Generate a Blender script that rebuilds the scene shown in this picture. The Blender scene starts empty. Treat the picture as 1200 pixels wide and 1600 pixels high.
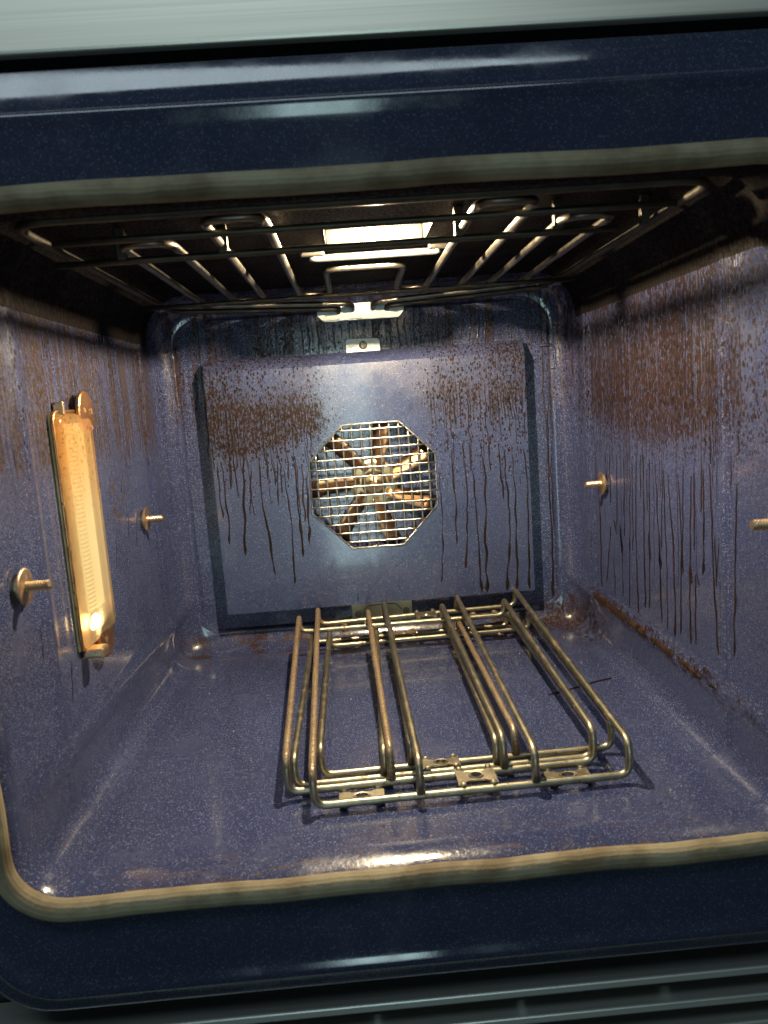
import bpy, bmesh, math, random
from mathutils import Vector, Matrix, noise as mnoise

scene = bpy.context.scene
random.seed(7)

# ------------------------------------------------------------------ camera, world, light, exposure
CAM_POS = Vector((-0.0233, -0.5232, 0.3399))
YAW, PITCH, ROLL, FPX = 0.0329, 0.1418, -0.0728, 1189.95
fwd = Vector((math.sin(YAW)*math.cos(PITCH), math.cos(YAW)*math.cos(PITCH), -math.sin(PITCH)))
rgt = Vector((math.cos(YAW), -math.sin(YAW), 0)); upv = rgt.cross(fwd)
c_, s_ = math.cos(ROLL), math.sin(ROLL)
rgt, upv = c_*rgt + s_*upv, -s_*rgt + c_*upv
cam_data = bpy.data.cameras.new("camera")
cam = bpy.data.objects.new("camera", cam_data); scene.collection.objects.link(cam)
M = Matrix((( rgt.x, upv.x, -fwd.x), (rgt.y, upv.y, -fwd.y), (rgt.z, upv.z, -fwd.z))).to_4x4()
cam.matrix_world = Matrix.Translation(CAM_POS) @ M
cam_data.sensor_fit = 'VERTICAL'; cam_data.sensor_height = 36.0
cam_data.lens = FPX/1600*36.0
cam_data.clip_start = 0.01; cam_data.clip_end = 50
cam_data.dof.use_dof = True; cam_data.dof.focus_distance = 0.92; cam_data.dof.aperture_fstop = 9.0
scene.camera = cam

world = bpy.data.worlds.new("World"); scene.world = world; world.use_nodes = True
bg = world.node_tree.nodes["Background"]
bg.inputs[0].default_value = (0.62, 0.78, 0.85, 1); bg.inputs[1].default_value = 0.024

def area_light(name, loc, target, sx, sy, power, color):
    d = bpy.data.lights.new(name, 'AREA'); d.shape = 'RECTANGLE'; d.size = sx; d.size_y = sy
    d.energy = power; d.color = color
    o = bpy.data.objects.new(name, d); scene.collection.objects.link(o)
    o.location = loc
    o.rotation_euler = (Vector(target)-Vector(loc)).to_track_quat('-Z', 'Y').to_euler()
    return o
# daylight of the room behind the photographer: a tall window, and the kitchen ceiling light
area_light("window_light", (-0.06, -2.6, 0.02), (-0.02, 0, 0.2), 0.30, 1.25, 9.5, (0.64, 0.93, 0.95))
area_light("kitchen_ceiling_light", (-0.42, -1.05, 1.75), (-0.4, -0.95, 0.45), 2.0, 0.5, 15, (0.74, 0.91, 1.0))

vs = scene.view_settings
scene.display_settings.display_device = 'sRGB'
vs.view_transform = 'Standard'; vs.look = 'None'; vs.gamma = 1.0; vs.exposure = 0.0
vs.use_curve_mapping = False
scene.cycles.use_denoising = True
scene.cycles.denoising_prefilter = 'NONE'
scene.cycles.max_bounces = 8
scene.cycles.sample_clamp_indirect = 3.0
scene.cycles.blur_glossy = 0.6

# ------------------------------------------------------------------ node helpers
class NT:
    def __init__(self, name):
        self.m = bpy.data.materials.new(name); self.m.use_nodes = True
        self.t = self.m.node_tree; self.t.nodes.clear()
        self.out = self.t.nodes.new('ShaderNodeOutputMaterial')
    def n(self, kind, **kw):
        nd = self.t.nodes.new(kind)
        for k, v in kw.items(): setattr(nd, k, v)
        return nd
    def link(self, a, b): self.t.links.new(a, b)
    def put(self, sock, v):
        if isinstance(v, bpy.types.NodeSocket): self.link(v, sock)
        elif v is not None:
            if hasattr(sock.default_value, '__len__') and len(sock.default_value) == 4 and len(v) == 3: v = (*v, 1)
            sock.default_value = v
    def math(self, op, a, b=None, c=None, clamp=False):
        nd = self.n('ShaderNodeMath', operation=op); nd.use_clamp = clamp
        for i, v in enumerate((a, b, c)):
            if v is not None: self.put(nd.inputs[i], v)
        return nd.outputs[0]
    def add(self, a, b): return self.math('ADD', a, b)
    def sub(self, a, b): return self.math('SUBTRACT', a, b)
    def mul(self, a, b): return self.math('MULTIPLY', a, b)
    def sat(self, a): return self.math('ADD', a, 0.0, clamp=True)
    def smooth(self, v, lo, hi, o0=0.0, o1=1.0):
        nd = self.n('ShaderNodeMapRange', interpolation_type='SMOOTHSTEP')
        for i, x in enumerate((v, lo, hi, o0, o1)): self.put(nd.inputs[i], x)
        return nd.outputs[0]
    def coord(self):
        return self.n('ShaderNodeTexCoord').outputs['Object']
    def xyz(self, v):
        nd = self.n('ShaderNodeSeparateXYZ'); self.link(v, nd.inputs[0]); return nd.outputs
    def scale(self, v, s):
        nd = self.n('ShaderNodeVectorMath', operation='MULTIPLY'); self.link(v, nd.inputs[0]); nd.inputs[1].default_value = s
        return nd.outputs[0]
    def noise(self, v, sc, det=3.0, rough=0.55):
        nd = self.n('ShaderNodeTexNoise'); self.link(v, nd.inputs['Vector'])
        nd.inputs['Scale'].default_value = sc; nd.inputs['Detail'].default_value = det; nd.inputs['Roughness'].default_value = rough
        return nd.outputs[0]
    def voro(self, v, sc):
        nd = self.n('ShaderNodeTexVoronoi', feature='F1'); self.link(v, nd.inputs['Vector']); nd.inputs['Scale'].default_value = sc
        sp = self.n('ShaderNodeSeparateXYZ'); self.link(nd.outputs['Color'], sp.inputs[0])
        return nd.outputs['Distance'], sp.outputs[0], sp.outputs[1]
    def mix(self, f, a, b):
        nd = self.n('ShaderNodeMix', data_type='RGBA')
        self.put(nd.inputs[0], f); self.put(nd.inputs[6], a); self.put(nd.inputs[7], b)
        return nd.outputs[2]
    def gauss(self, P, c, r):
        """ellipsoid falloff 1 -> 0 round a point"""
        a = self.n('ShaderNodeVectorMath', operation='SUBTRACT'); self.link(P, a.inputs[0]); a.inputs[1].default_value = c
        b = self.n('ShaderNodeVectorMath', operation='DIVIDE'); self.link(a.outputs[0], b.inputs[0]); b.inputs[1].default_value = r
        l = self.n('ShaderNodeVectorMath', operation='LENGTH'); self.link(b.outputs[0], l.inputs[0])
        return self.smooth(l.outputs['Value'], 0.0, 1.0, 1.0, 0.0)
    def bump(self, h, strength, dist):
        nd = self.n('ShaderNodeBump'); nd.inputs['Strength'].default_value = strength; nd.inputs['Distance'].default_value = dist
        self.link(h, nd.inputs['Height']); return nd.outputs[0]
    def bsdf(self, **kw):
        nd = self.n('ShaderNodeBsdfPrincipled')
        for k, v in kw.items():
            self.put(nd.inputs[k.replace('_', ' ')], v)
        self.link(nd.outputs[0], self.out.inputs[0]); return nd

def runs(nt, P, ax, freq, zlo, zspan, wmax, seed):
    """thin vertical run marks: one per column, each ending at its own height"""
    c = nt.xyz(P)
    warp = nt.mul(nt.sub(nt.noise(nt.scale(P, (14, 14, 26)), 1.0, 2), 0.5), 0.012)
    u = nt.mul(nt.add(nt.add(c[ax], warp), seed), freq)
    cell = nt.math('FLOOR', u); fr = nt.math('FRACT', u)
    wn = nt.n('ShaderNodeTexWhiteNoise', noise_dimensions='1D'); nt.link(cell, wn.inputs['W'])
    sp = nt.n('ShaderNodeSeparateXYZ'); nt.link(wn.outputs['Color'], sp.inputs[0])
    end = nt.add(zlo, nt.mul(nt.math('POWER', sp.outputs[0], 0.55), zspan))
    off = nt.math('ABSOLUTE', nt.sub(fr, nt.add(0.3, nt.mul(sp.outputs[1], 0.4))))
    wid = nt.mul(nt.add(0.35, nt.mul(sp.outputs[2], 0.65)), wmax)
    wid = nt.mul(wid, nt.smooth(nt.noise(nt.scale(P, (60, 60, 90)), 1.0, 2), 0.3, 0.7, 0.6, 1.2))
    return nt.mul(nt.smooth(off, nt.mul(wid, 1.0), nt.mul(wid, 0.6)), nt.smooth(nt.sub(c[2], end), -0.001, 0.004))

def enamel(name, grime=None, rough=0.22, spec=0.6, base=(0.027, 0.036, 0.096), speck_amt=1.0):
    """dark blue porcelain enamel with pale specks; grime(nt, P) -> (film, film_colour, dots density)"""
    nt = NT(name); P = nt.coord()
    d, r1, r2 = nt.voro(P, 860); s1 = nt.mul(nt.math('LESS_THAN', d, nt.mul(r1, 0.52)), nt.math('GREATER_THAN', r2, 0.52))
    d2, q1, q2 = nt.voro(P, 1200); s2 = nt.mul(nt.math('LESS_THAN', d2, 0.36), nt.math('GREATER_THAN', q1, 0.66))
    d3, w1, w2 = nt.voro(P, 300); s3 = nt.mul(nt.math('LESS_THAN', d3, 0.16), nt.math('GREATER_THAN', w1, 0.80))
    var = nt.smooth(nt.noise(P, 9, 4), 0.3, 0.7, 0.92, 1.08)
    col = nt.mix(nt.mul(s2, 0.8*speck_amt), base, (0.098, 0.118, 0.205))
    col = nt.mix(nt.mul(s1, 0.80*speck_amt), col, (0.195, 0.220, 0.345))
    col = nt.mix(nt.mul(s3, 0.16*speck_amt), col, (0.55, 0.58, 0.70))
    vm = nt.n('ShaderNodeVectorMath', operation='SCALE'); nt.link(col, vm.inputs[0]); nt.link(var, vm.inputs['Scale'])
    col = vm.outputs[0]
    ro = nt.add(rough, nt.add(nt.smooth(nt.noise(P, 30, 4), 0.35, 0.75, -0.04, 0.08), nt.smooth(nt.noise(nt.scale(P, (1, 2.2, 1)), 7, 5, 0.6), 0.42, 0.68, -0.02, 0.12)))
    h = nt.noise(P, 260, 2)
    if grime:
        film, fcol, dots, run = grime(nt, P)
        film = nt.math('MINIMUM', film, 0.50)
        stip = nt.sub(nt.noise(nt.scale(P, (1, 1, 0.5)), 300, 5, 0.80), nt.sub(0.74, nt.mul(film, 0.50)))
        ff = nt.sat(nt.add(nt.mul(nt.smooth(stip, -0.06, 0.07), 0.74), nt.mul(film, 0.60)))
        col = nt.mix(ff, col, fcol)
        dd, a1, a2 = nt.voro(nt.scale(P, (1, 1, 0.55)), 330)
        dm = nt.math('LESS_THAN', dd, nt.mul(nt.mul(a1, 0.75), dots))
        db, b1, b2 = nt.voro(nt.scale(P, (1, 1, 0.6)), 120)
        dm2 = nt.mul(nt.math('LESS_THAN', db, nt.mul(nt.mul(b1, 0.34), dots)), nt.math('GREATER_THAN', b2, 0.45))
        dm = nt.math('MAXIMUM', dm, dm2)
        if run is not None:
            dm = nt.math('MAXIMUM', dm, run)
        col = nt.mix(nt.mul(dm, 0.92), col, nt.mix(a2, (0.005, 0.003, 0.002), (0.024, 0.011, 0.005)))
        ro = nt.add(ro, nt.mul(nt.math('MAXIMUM', ff, dm), 0.22))
        h = nt.add(h, nt.mul(dm, 1.2))
    sp = spec; cw = 0.55 if spec > .3 else 0.0
    if grime:
        cov = nt.math('MAXIMUM', ff, dm); sp = nt.smooth(cov, 0, 1, spec, 0.10*spec/.6); cw = nt.smooth(cov, 0, 1, cw, 0.04*cw)
    nt.bsdf(Base_Color=col, Roughness=ro, Specular_IOR_Level=sp, Coat_Weight=cw, Coat_Roughness=0.09,
            Normal=nt.bump(h, 0.28 if grime else 0.05, 0.0006))
    return nt.m

def grime_back(nt, P):
    x, y, z = nt.xyz(P)
    st = nt.noise(nt.scale(P, (70, 70, 1.5)), 1.0, 3)
    edge = nt.add(nt.add(0.225, nt.mul(st, 0.09)), nt.mul(nt.smooth(x, -0.02, 0.16), 0.028))
    m = nt.smooth(nt.sub(z, edge), -0.015, 0.055)
    big = nt.smooth(nt.noise(P, 11, 4), 0.30, 0.66, 0.55, 1.05)
    ax = nt.add(nt.math('ABSOLUTE', nt.add(x, -0.006)), nt.mul(nt.sub(nt.noise(P, 24, 3), 0.5), 0.05))
    clean = nt.smooth(ax, 0.015, 0.115, 0.22, 1.0)
    heavy = nt.add(0.62, nt.mul(nt.gauss(P, (-0.15, 0.533, 0.305), (0.15, 1, 0.075)), 0.5))
    f = nt.mul(nt.mul(m, clean), nt.mul(big, heavy))
    f = nt.mul(f, nt.smooth(z, 0.335, 0.385, 1.0, 0.72))
    col = nt.mix(nt.noise(P, 45, 4), (0.004, 0.003, 0.002), (0.026, 0.015, 0.008))
    spread = nt.mul(nt.smooth(z, 0.14, 0.31), 0.75)
    r = nt.math('MAXIMUM', runs(nt, P, 0, 120, .17, .17, .16, 3.1), runs(nt, P, 0, 230, .25, .08, .22, 9.7))
    return f, col, nt.add(nt.mul(nt.mul(spread, clean), 0.9), 0.05), nt.mul(nt.mul(r, nt.smooth(ax, 0.05, 0.10)), nt.smooth(z, .375, .33))

def grime_right(nt, P):
    x, y, z = nt.xyz(P)
    st = nt.noise(nt.scale(P, (1, 150, 4)), 1.0, 4, 0.6)
    edge = nt.add(0.19, nt.mul(st, 0.15))
    up = nt.smooth(nt.sub(z, edge), -0.01, 0.05)
    body = nt.gauss(P, (0.29, 0.29, 0.335), (1, 0.34, 0.135))
    streak = nt.smooth(st, 0.40, 0.60, 0.25, 1.0)
    f = nt.mul(nt.mul(up, body), nt.mul(streak, 1.5))
    f = nt.add(f, nt.mul(nt.gauss(P, (0.29, 0.24, 0.300), (1, 0.17, 0.055)), nt.mul(streak, 0.45)))
    crust = nt.mul(nt.smooth(nt.math('ABSOLUTE', nt.add(z, -.063)), .013, .006), nt.mul(nt.smooth(y, .08, .2, .35, 1.0), nt.smooth(y, .50, .46)))
    cn = nt.smooth(nt.noise(P, 90, 5, 0.75), 0.44, 0.60)
    f = nt.add(f, nt.mul(nt.mul(crust, cn), 1.5))
    corner = nt.gauss(P, (0.285, 0.505, 0.02), (0.07, 0.12, 0.06))
    f = nt.sat(nt.add(f, nt.mul(corner, nt.smooth(nt.noise(P, 55, 5, 0.7), 0.40, 0.60))))
    col = nt.mix(nt.noise(P, 38, 4), (0.004, 0.0025, 0.002), (0.030, 0.014, 0.006))
    col = nt.mix(nt.smooth(z, 0.345, 0.40), col, (0.010, 0.006, 0.004))
    dens = nt.add(nt.mul(nt.smooth(z, 0.20, 0.33), nt.smooth(y, 0.0, 0.2, 0.62, 0.95)), nt.mul(crust, 0.5))
    r = nt.math('MAXIMUM', runs(nt, P, 1, 170, .12, .22, .22, 3.1), runs(nt, P, 1, 300, .22, .12, .28, 9.7))
    return f, col, dens, nt.mul(nt.mul(r, nt.smooth(y, .06, .12)), nt.smooth(y, .50, .42, .3, 1.0))

def grime_left(nt, P):
    x, y, z = nt.xyz(P)
    st = nt.noise(nt.scale(P, (1, 130, 4)), 1.0, 4, 0.6)
    m = nt.smooth(nt.sub(z, nt.add(0.20, nt.mul(st, 0.12))), -0.01, 0.08)
    f = nt.mul(nt.mul(m, 0.9), nt.smooth(st, 0.40, 0.62, 0.2, 1.0))
    f = nt.add(f, nt.mul(nt.gauss(P, (-0.29, 0.33, 0.255), (1, 0.07, 0.05)), nt.mul(nt.smooth(nt.noise(P, 60, 4), 0.4, 0.65), 0.6)))
    f = nt.add(f, nt.mul(nt.smooth(nt.noise(nt.scale(P, (1, 90, 5)), 1.0, 4), 0.60, 0.72), nt.smooth(z, 0.42, 0.10, 0.5, 0.15)))
    col = nt.mix(nt.noise(P, 38, 4), (0.010, 0.006, 0.003), (0.060, 0.036, 0.015))
    r = runs(nt, P, 1, 80, .18, .30, .12, 5.3)
    return nt.sat(f), col, nt.add(nt.mul(nt.smooth(z, 0.20, 0.38), 0.60), 0.05), nt.mul(r, .6)

def grime_floor(nt, P):
    x, y, z = nt.xyz(P)
    g = nt.gauss(P, (0.285, 0.45, 0.0), (0.065, 0.10, 0.06))
    f = nt.mul(g, nt.smooth(nt.noise(P, 55, 5, 0.65), 0.44, 0.58))
    b = nt.mul(nt.smooth(y, 0.495, 0.545), nt.smooth(nt.noise(P, 25, 5), 0.35, 0.65))
    rim = nt.mul(nt.smooth(y, 0.055, 0.015), nt.smooth(nt.noise(nt.scale(P, (0.5, 2, 1)), 60, 5), 0.50, 0.66))
    f = nt.sat(nt.add(nt.mul(f, 0.9), nt.add(nt.mul(b, 0.55), nt.mul(rim, 0.35))))
    col = nt.mix(nt.noise(P, 40, 4), (0.030, 0.014, 0.007), (0.17, 0.085, 0.035))
    return f, col, nt.add(nt.mul(g, 0.6), 0.07), None

def grime_backwall(nt, P):
    x, y, z = nt.xyz(P)
    st = nt.noise(nt.scale(P, (90, 90, 3)), 1.0, 4, 0.6)
    m = nt.mul(nt.smooth(nt.sub(z, nt.add(0.10, nt.mul(st, 0.3))), -0.01, 0.08), 0.5)
    low = nt.mul(nt.smooth(z, 0.045, 0.01), nt.smooth(nt.noise(P, 20, 4), 0.38, 0.62))
    lr = nt.mul(nt.gauss(P, (0.26, 0.55, 0.015), (0.12, 0.08, 0.05)), nt.smooth(nt.noise(P, 50, 5, 0.7), 0.38, 0.60))
    f = nt.sat(nt.add(nt.mul(m, nt.smooth(st, 0.42, 0.62)), nt.add(nt.mul(low, 0.6), lr)))
    col = nt.mix(nt.noise(P, 40, 4), (0.008, 0.004, 0.002), (0.05, 0.023, 0.009))
    return f, col, nt.add(nt.mul(nt.smooth(z, 0.15, 0.36), 0.55), 0.05), nt.mul(runs(nt, P, 0, 90, .06, .4, .12, 1.3), .8)

def grime_shade_ceiling(nt, P):  # dirt film, its colour darkened further to carry the ceiling's shade
    return nt.smooth(nt.noise(P, 14, 5), 0.3, 0.6, 0.5, 0.95), nt.mix(nt.noise(P, 50, 4), (0.006, 0.005, 0.005), (0.014, 0.011, 0.008)), nt.add(0.3, 0.0), None

def metal(name, col, rough, rust=0.0, rough_var=0.1, metallic=1.0, scale=160):
    nt = NT(name); P = nt.coord()
    n1 = nt.noise(P, 60, 4); n2 = nt.noise(P, scale, 4, 0.65)
    dirt = nt.smooth(n1, 0.35, 0.75, 0.72, 1.06)
    vm = nt.n('ShaderNodeVectorMath', operation='SCALE'); vm.inputs[0].default_value = col; nt.link(dirt, vm.inputs['Scale'])
    c = vm.outputs[0]
    ro = nt.add(rough, nt.mul(n1, rough_var)); met = metallic
    h = n2
    if rust > 0:
        rm = nt.smooth(n2, 0.62-rust*0.22, 0.70-rust*0.20)
        c = nt.mix(nt.mul(rm, 0.92), c, nt.mix(nt.noise(P, 300, 3), (0.05, 0.022, 0.010), (0.28, 0.155, 0.075)))
        ro = nt.add(ro, nt.mul(rm, 0.40)); met = nt.smooth(rm, 0, 1, metallic, 0.1)
    nt.bsdf(Base_Color=c, Roughness=ro, Metallic=met, Normal=nt.bump(h, 0.15, 0.0005))
    return nt.m

def plain(name, col, rough=0.5, metallic=0.0):
    nt = NT(name); P = nt.coord()
    v = nt.smooth(nt.noise(P, 50, 4), 0.3, 0.7, 0.82, 1.1)
    vm = nt.n('ShaderNodeVectorMath', operation='SCALE'); vm.inputs[0].default_value = col; nt.link(v, vm.inputs['Scale'])
    nt.bsdf(Base_Color=vm.outputs[0], Roughness=rough, Metallic=metallic); return nt.m

def emitter(name, col, strength):
    nt = NT(name); e = nt.n('ShaderNodeEmission'); nt.put(e.inputs[0], col); e.inputs[1].default_value = strength
    nt.link(e.outputs[0], nt.out.inputs[0]); return nt.m

MAT = {}
MAT['floor'] = enamel('enamel_floor', grime_floor, 0.18)
MAT['left'] = enamel('enamel_left_wall', grime_left, 0.18)
MAT['right'] = enamel('enamel_right_wall', grime_right, 0.18)
MAT['ceil'] = enamel('enamel_ceiling_shaded', grime_shade_ceiling, 0.45, 0.12, base=(0.006, 0.006, 0.009), speck_amt=0.1)  # same enamel near black: shade of the unlit ceiling put into its colour
MAT['backwall'] = enamel('enamel_back_wall', grime_backwall, 0.18)
MAT['cover'] = enamel('enamel_fan_cover', grime_back, 0.28)
MAT['frame'] = enamel('enamel_front_frame', None, 0.12, base=(0.021, 0.027, 0.052), speck_amt=0.36)
MAT['chrome'] = metal('rack_wire', (0.43, 0.40, 0.29), 0.34, rust=0.20)
MAT['rust'] = metal('rack_wire_rusty', (0.44, 0.40, 0.29), 0.38, rust=0.74, scale=420)
MAT['plate'] = metal('rack_plate', (0.62, 0.56, 0.42), 0.30, rust=0.18)
MAT['element'] = metal('element_tube', (0.23, 0.21, 0.175), 0.30, rough_var=0.2)
MAT['bar'] = metal('shaded_bar', (0.12, 0.11, 0.09), 0.5)  # metal darkened for the shade under the ceiling
MAT['steelplate'] = metal('bracket_plate', (0.46, 0.48, 0.47), 0.40)
MAT['brass'] = metal('stud_metal', (0.78, 0.58, 0.38), 0.34, rust=0.15)
MAT['copper'] = metal('clip_metal', (0.66, 0.36, 0.18), 0.32, rust=0.2)
MAT['fan'] = metal('fan_blade', (0.66, 0.38, 0.20), 0.22, rough_var=0.25)
MAT['hub'] = metal('fan_hub', (0.62, 0.50, 0.30), 0.30)
MAT['wire'] = metal('grille_wire', (0.74, 0.70, 0.63), 0.26)
MAT['dark'] = plain('dark_gap', (0.010, 0.009, 0.008), 0.7)
MAT['screw'] = metal('screw', (0.22, 0.20, 0.17), 0.4)
MAT['cream'] = plain('lower_plate', (0.52, 0.50, 0.36), 0.42, 0.35)
MAT['grease'] = None
nt = NT('burnt_grease'); P = nt.coord()
nt.bsdf(Base_Color=nt.mix(nt.smooth(nt.noise(P, 45, 3), 0.35, 0.65), (0.003, 0.002, 0.0015), (0.016, 0.006, 0.003)),
        Roughness=0.5, Specular_IOR_Level=0.25, Normal=nt.bump(nt.noise(P, 500, 2), 0.3, 0.0004))
MAT['grease'] = nt.m

# brushed steel of the control panel, louvres
def brushed(name, col, rough):
    nt = NT(name); P = nt.coord()
    l = nt.noise(nt.scale(P, (2, 300, 420)), 1.0, 3, 0.6)
    l2 = nt.noise(nt.scale(P, (6, 900, 1300)), 1.0, 2)
    vm = nt.n('ShaderNodeVectorMath', operation='SCALE'); vm.inputs[0].default_value = col
    nt.link(nt.smooth(nt.add(nt.mul(l, 0.6), nt.mul(l2, 0.4)), 0.3, 0.7, 0.86, 1.06), vm.inputs['Scale'])
    nt.bsdf(Base_Color=vm.outputs[0], Roughness=rough, Metallic=0.75, Normal=nt.bump(l, 0.12, 0.0004)); return nt.m
MAT['panel'] = brushed('control_panel_steel', (0.92, 0.88, 0.76), 0.42)
MAT['louvre'] = brushed('louvre_paint', (0.52, 0.54, 0.50), 0.42)

# woven gasket
nt = NT('gasket_weave'); uvn = nt.n('ShaderNodeTexCoord').outputs['UV']; P = nt.coord()
u_, v_, w_ = nt.xyz(uvn)
rows = nt.math('SINE', nt.mul(nt.add(v_, nt.mul(nt.noise(P, 40, 3), 0.06)), 2*math.pi*15))
weave = nt.math('SINE', nt.add(nt.mul(u_, 2*math.pi*1500), nt.mul(v_, 60)))
h = nt.add(nt.mul(rows, 0.16), nt.add(nt.mul(weave, 0.06), nt.noise(P, 180, 4)))
stain = nt.smooth(nt.noise(P, 26, 5), 0.35, 0.7)
gc = nt.mix(stain, (0.25, 0.22, 0.145), (0.13, 0.10, 0.058))
gc = nt.mix(nt.smooth(rows, -1.0, -0.2, 0.16, 0.0), gc, (0.07, 0.06, 0.04))
nt.bsdf(Base_Color=gc, Roughness=0.72, Specular_IOR_Level=0.25, Normal=nt.bump(h, 0.6, 0.0008))
MAT['gasket'] = nt.m

# ------------------------------------------------------------------ mesh helpers
COL = scene.collection
def link(name, mesh, mats, parent=None):
    o = bpy.data.objects.new(name, mesh); COL.objects.link(o)
    if mats is not None:
        for m in (mats if isinstance(mats, (list, tuple)) else [mats]): mesh.materials.append(m)
    if parent is not None:
        o.parent = parent
        if '_loc' in parent: o.matrix_parent_inverse = Matrix.Translation(parent['_loc']).inverted()   # coordinates stay world coordinates
    return o
def from_pd(name, verts, faces, mats, parent=None, smooth=False):
    me = bpy.data.meshes.new(name); me.from_pydata([tuple(v) for v in verts], [], faces); me.update()
    if smooth:
        for p in me.polygons: p.use_smooth = True
    return link(name, me, mats, parent)
def from_bm(name, bm, mats, parent=None, smooth=False, fix=True):
    if fix: bmesh.ops.recalc_face_normals(bm, faces=bm.faces)
    me = bpy.data.meshes.new(name); bm.to_mesh(me); bm.free()
    if smooth:
        for p in me.polygons: p.use_smooth = True
    return link(name, me, mats, parent)
def thing(name, loc, label, cat, group=None):
    e = bpy.data.objects.new(name, None); COL.objects.link(e); e.empty_display_size = 0.05
    e.location = loc; e['_loc'] = list(loc); e['label'] = label; e['category'] = cat
    if group: e['group'] = group
    return e

def box(bm, x0, x1, y0, y1, z0, z1, bev=0.0):
    r = bmesh.ops.create_cube(bm, size=1.0)
    for v in r['verts']:
        v.co = Vector(((x0+x1)/2+v.co.x*(x1-x0), (y0+y1)/2+v.co.y*(y1-y0), (z0+z1)/2+v.co.z*(z1-z0)))
    if bev > 0:
        es = list({e for v in r['verts'] for e in v.link_edges})
        bmesh.ops.bevel(bm, geom=es, offset=bev, segments=2, affect='EDGES', profile=0.5)

def fillet(pts, rad, closed=False, n=6):
    pts = [Vector(p) for p in pts]; out = []; N = len(pts)
    for i, p in enumerate(pts):
        if not closed and i in (0, N-1): out.append(p); continue
        a, b = pts[(i-1) % N], pts[(i+1) % N]
        da, db = (a-p), (b-p)
        r = min(rad if not isinstance(rad, (list, tuple)) else rad[i], da.length*0.48, db.length*0.48)
        A = p+da.normalized()*r; B = p+db.normalized()*r
        for k in range(n+1):
            t = k/n; w = (1-t)**2, 2*t*(1-t), t*t
            # a little fuller than a parabola
            q = A*w[0]+p*w[1]+B*w[2]; out.append(q)
    return out

def tube_data(path, r, segs=10, closed=False, caps=True, vo=0, rfun=None):
    path = [Vector(p) for p in path]; N = len(path); V = []; F = []; UV = []
    T = []
    for i in range(N):
        a = path[(i-1) % N] if (closed or i > 0) else path[i]
        b = path[(i+1) % N] if (closed or i < N-1) else path[i]
        T.append((b-a).normalized())
    nrm = T[0].orthogonal().normalized(); frames = []
    for i in range(N):
        if i:
            q = T[i-1].rotation_difference(T[i]); nrm = q @ nrm
        nrm = (nrm - T[i]*nrm.dot(T[i])).normalized(); frames.append(nrm.copy())
    twist = 0
    if closed:
        q = T[-1].rotation_difference(T[0]); e = q @ frames[-1]
        twist = math.atan2(frames[0].cross(e).dot(T[0]), frames[0].dot(e))
    for i in range(N):
        f = frames[i]; g = T[i].cross(f); off = -twist*i/N if closed else 0
        rr = r if rfun is None else r*rfun(i/(N-1 if N > 1 else 1))
        for k in range(segs):
            a = 2*math.pi*k/segs + off
            V.append(path[i]+(f*math.cos(a)+g*math.sin(a))*rr)
    for i in range(N if closed else N-1):
        j = (i+1) % N
        for k in range(segs):
            l = (k+1) % segs
            F.append((vo+i*segs+k, vo+i*segs+l, vo+j*segs+l, vo+j*segs+k))
            UV.append(((i/N, k/segs), (i/N, (k+1)/segs), ((i+1)/N, (k+1)/segs), ((i+1)/N, k/segs)))
    if not closed and caps:
        F.append(tuple(vo+k for k in reversed(range(segs)))); UV.append(None)
        F.append(tuple(vo+(N-1)*segs+k for k in range(segs))); UV.append(None)
    return V, F, UV
def tube(name, path, r, mats, parent, segs=10, closed=False, uv=False, rfun=None):
    V, F, UV = tube_data(path, r, segs, closed, rfun=rfun)
    o = from_pd(name, V, F, mats, parent, smooth=True)
    for p in o.data.polygons:
        if len(p.vertices) > 4: p.use_smooth = False
    if uv:
        lay = o.data.uv_layers.new(name='UVMap')
        for p, q in zip(o.data.polygons, UV):
            if q:
                for li, c in zip(p.loop_indices, q): lay.data[li].uv = c
    return o

def lathe(bm, prof, origin, axis, n=24):
    """prof: (distance along the axis, radius) pairs"""
    axis = Vector(axis).normalized(); a = axis.orthogonal().normalized(); b = axis.cross(a)
    rings = []
    for t, r in prof:
        rings.append([bm.verts.new(Vector(origin)+axis*t+(a*math.cos(2*math.pi*k/n)+b*math.sin(2*math.pi*k/n))*r) for k in range(n)])
    for R, S in zip(rings, rings[1:]):
        for k in range(n): bm.faces.new((R[k], R[(k+1) % n], S[(k+1) % n], S[k]))
    bm.faces.new(rings[0][::-1]); bm.faces.new(rings[-1])

def rrect(hw, zb, zt, rb, rt, y, nside=8, nc=8):
    """closed ring of a rounded rectangle in the xz plane; starts bottom centre, runs to +x. Same count every call."""
    P = []
    def arc(cx, cz, r, a0):
        for k in range(nc+1):
            a = a0+math.pi/2*k/nc
            P.append((cx+r*math.cos(a), y, cz+r*math.sin(a)))
    def seg(a, b):
        for k in range(1, nside):
            t = k/nside; P.append((a[0]+(b[0]-a[0])*t, y, a[1]+(b[1]-a[1])*t))
    P.append((0, y, zb)); seg((0, zb), (hw-rb, zb)); arc(hw-rb, zb+rb, rb, -math.pi/2)
    seg((hw, zb+rb), (hw, zt-rt)); arc(hw-rt, zt-rt, rt, 0)
    seg((hw-rt, zt), (-hw+rt, zt)); arc(-hw+rt, zt-rt, rt, math.pi/2)
    seg((-hw, zt-rt), (-hw, zb+rb)); arc(-hw+rb, zb+rb, rb, math.pi)
    seg((-hw+rb, zb), (0, zb))
    return P

# ================================================================== THE OVEN
OV = thing('built_in_oven', (0, 0.28, -0.18),
           'open built-in oven with grimy blue speckled enamel cavity, lit lamp and fan', 'oven')

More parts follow.
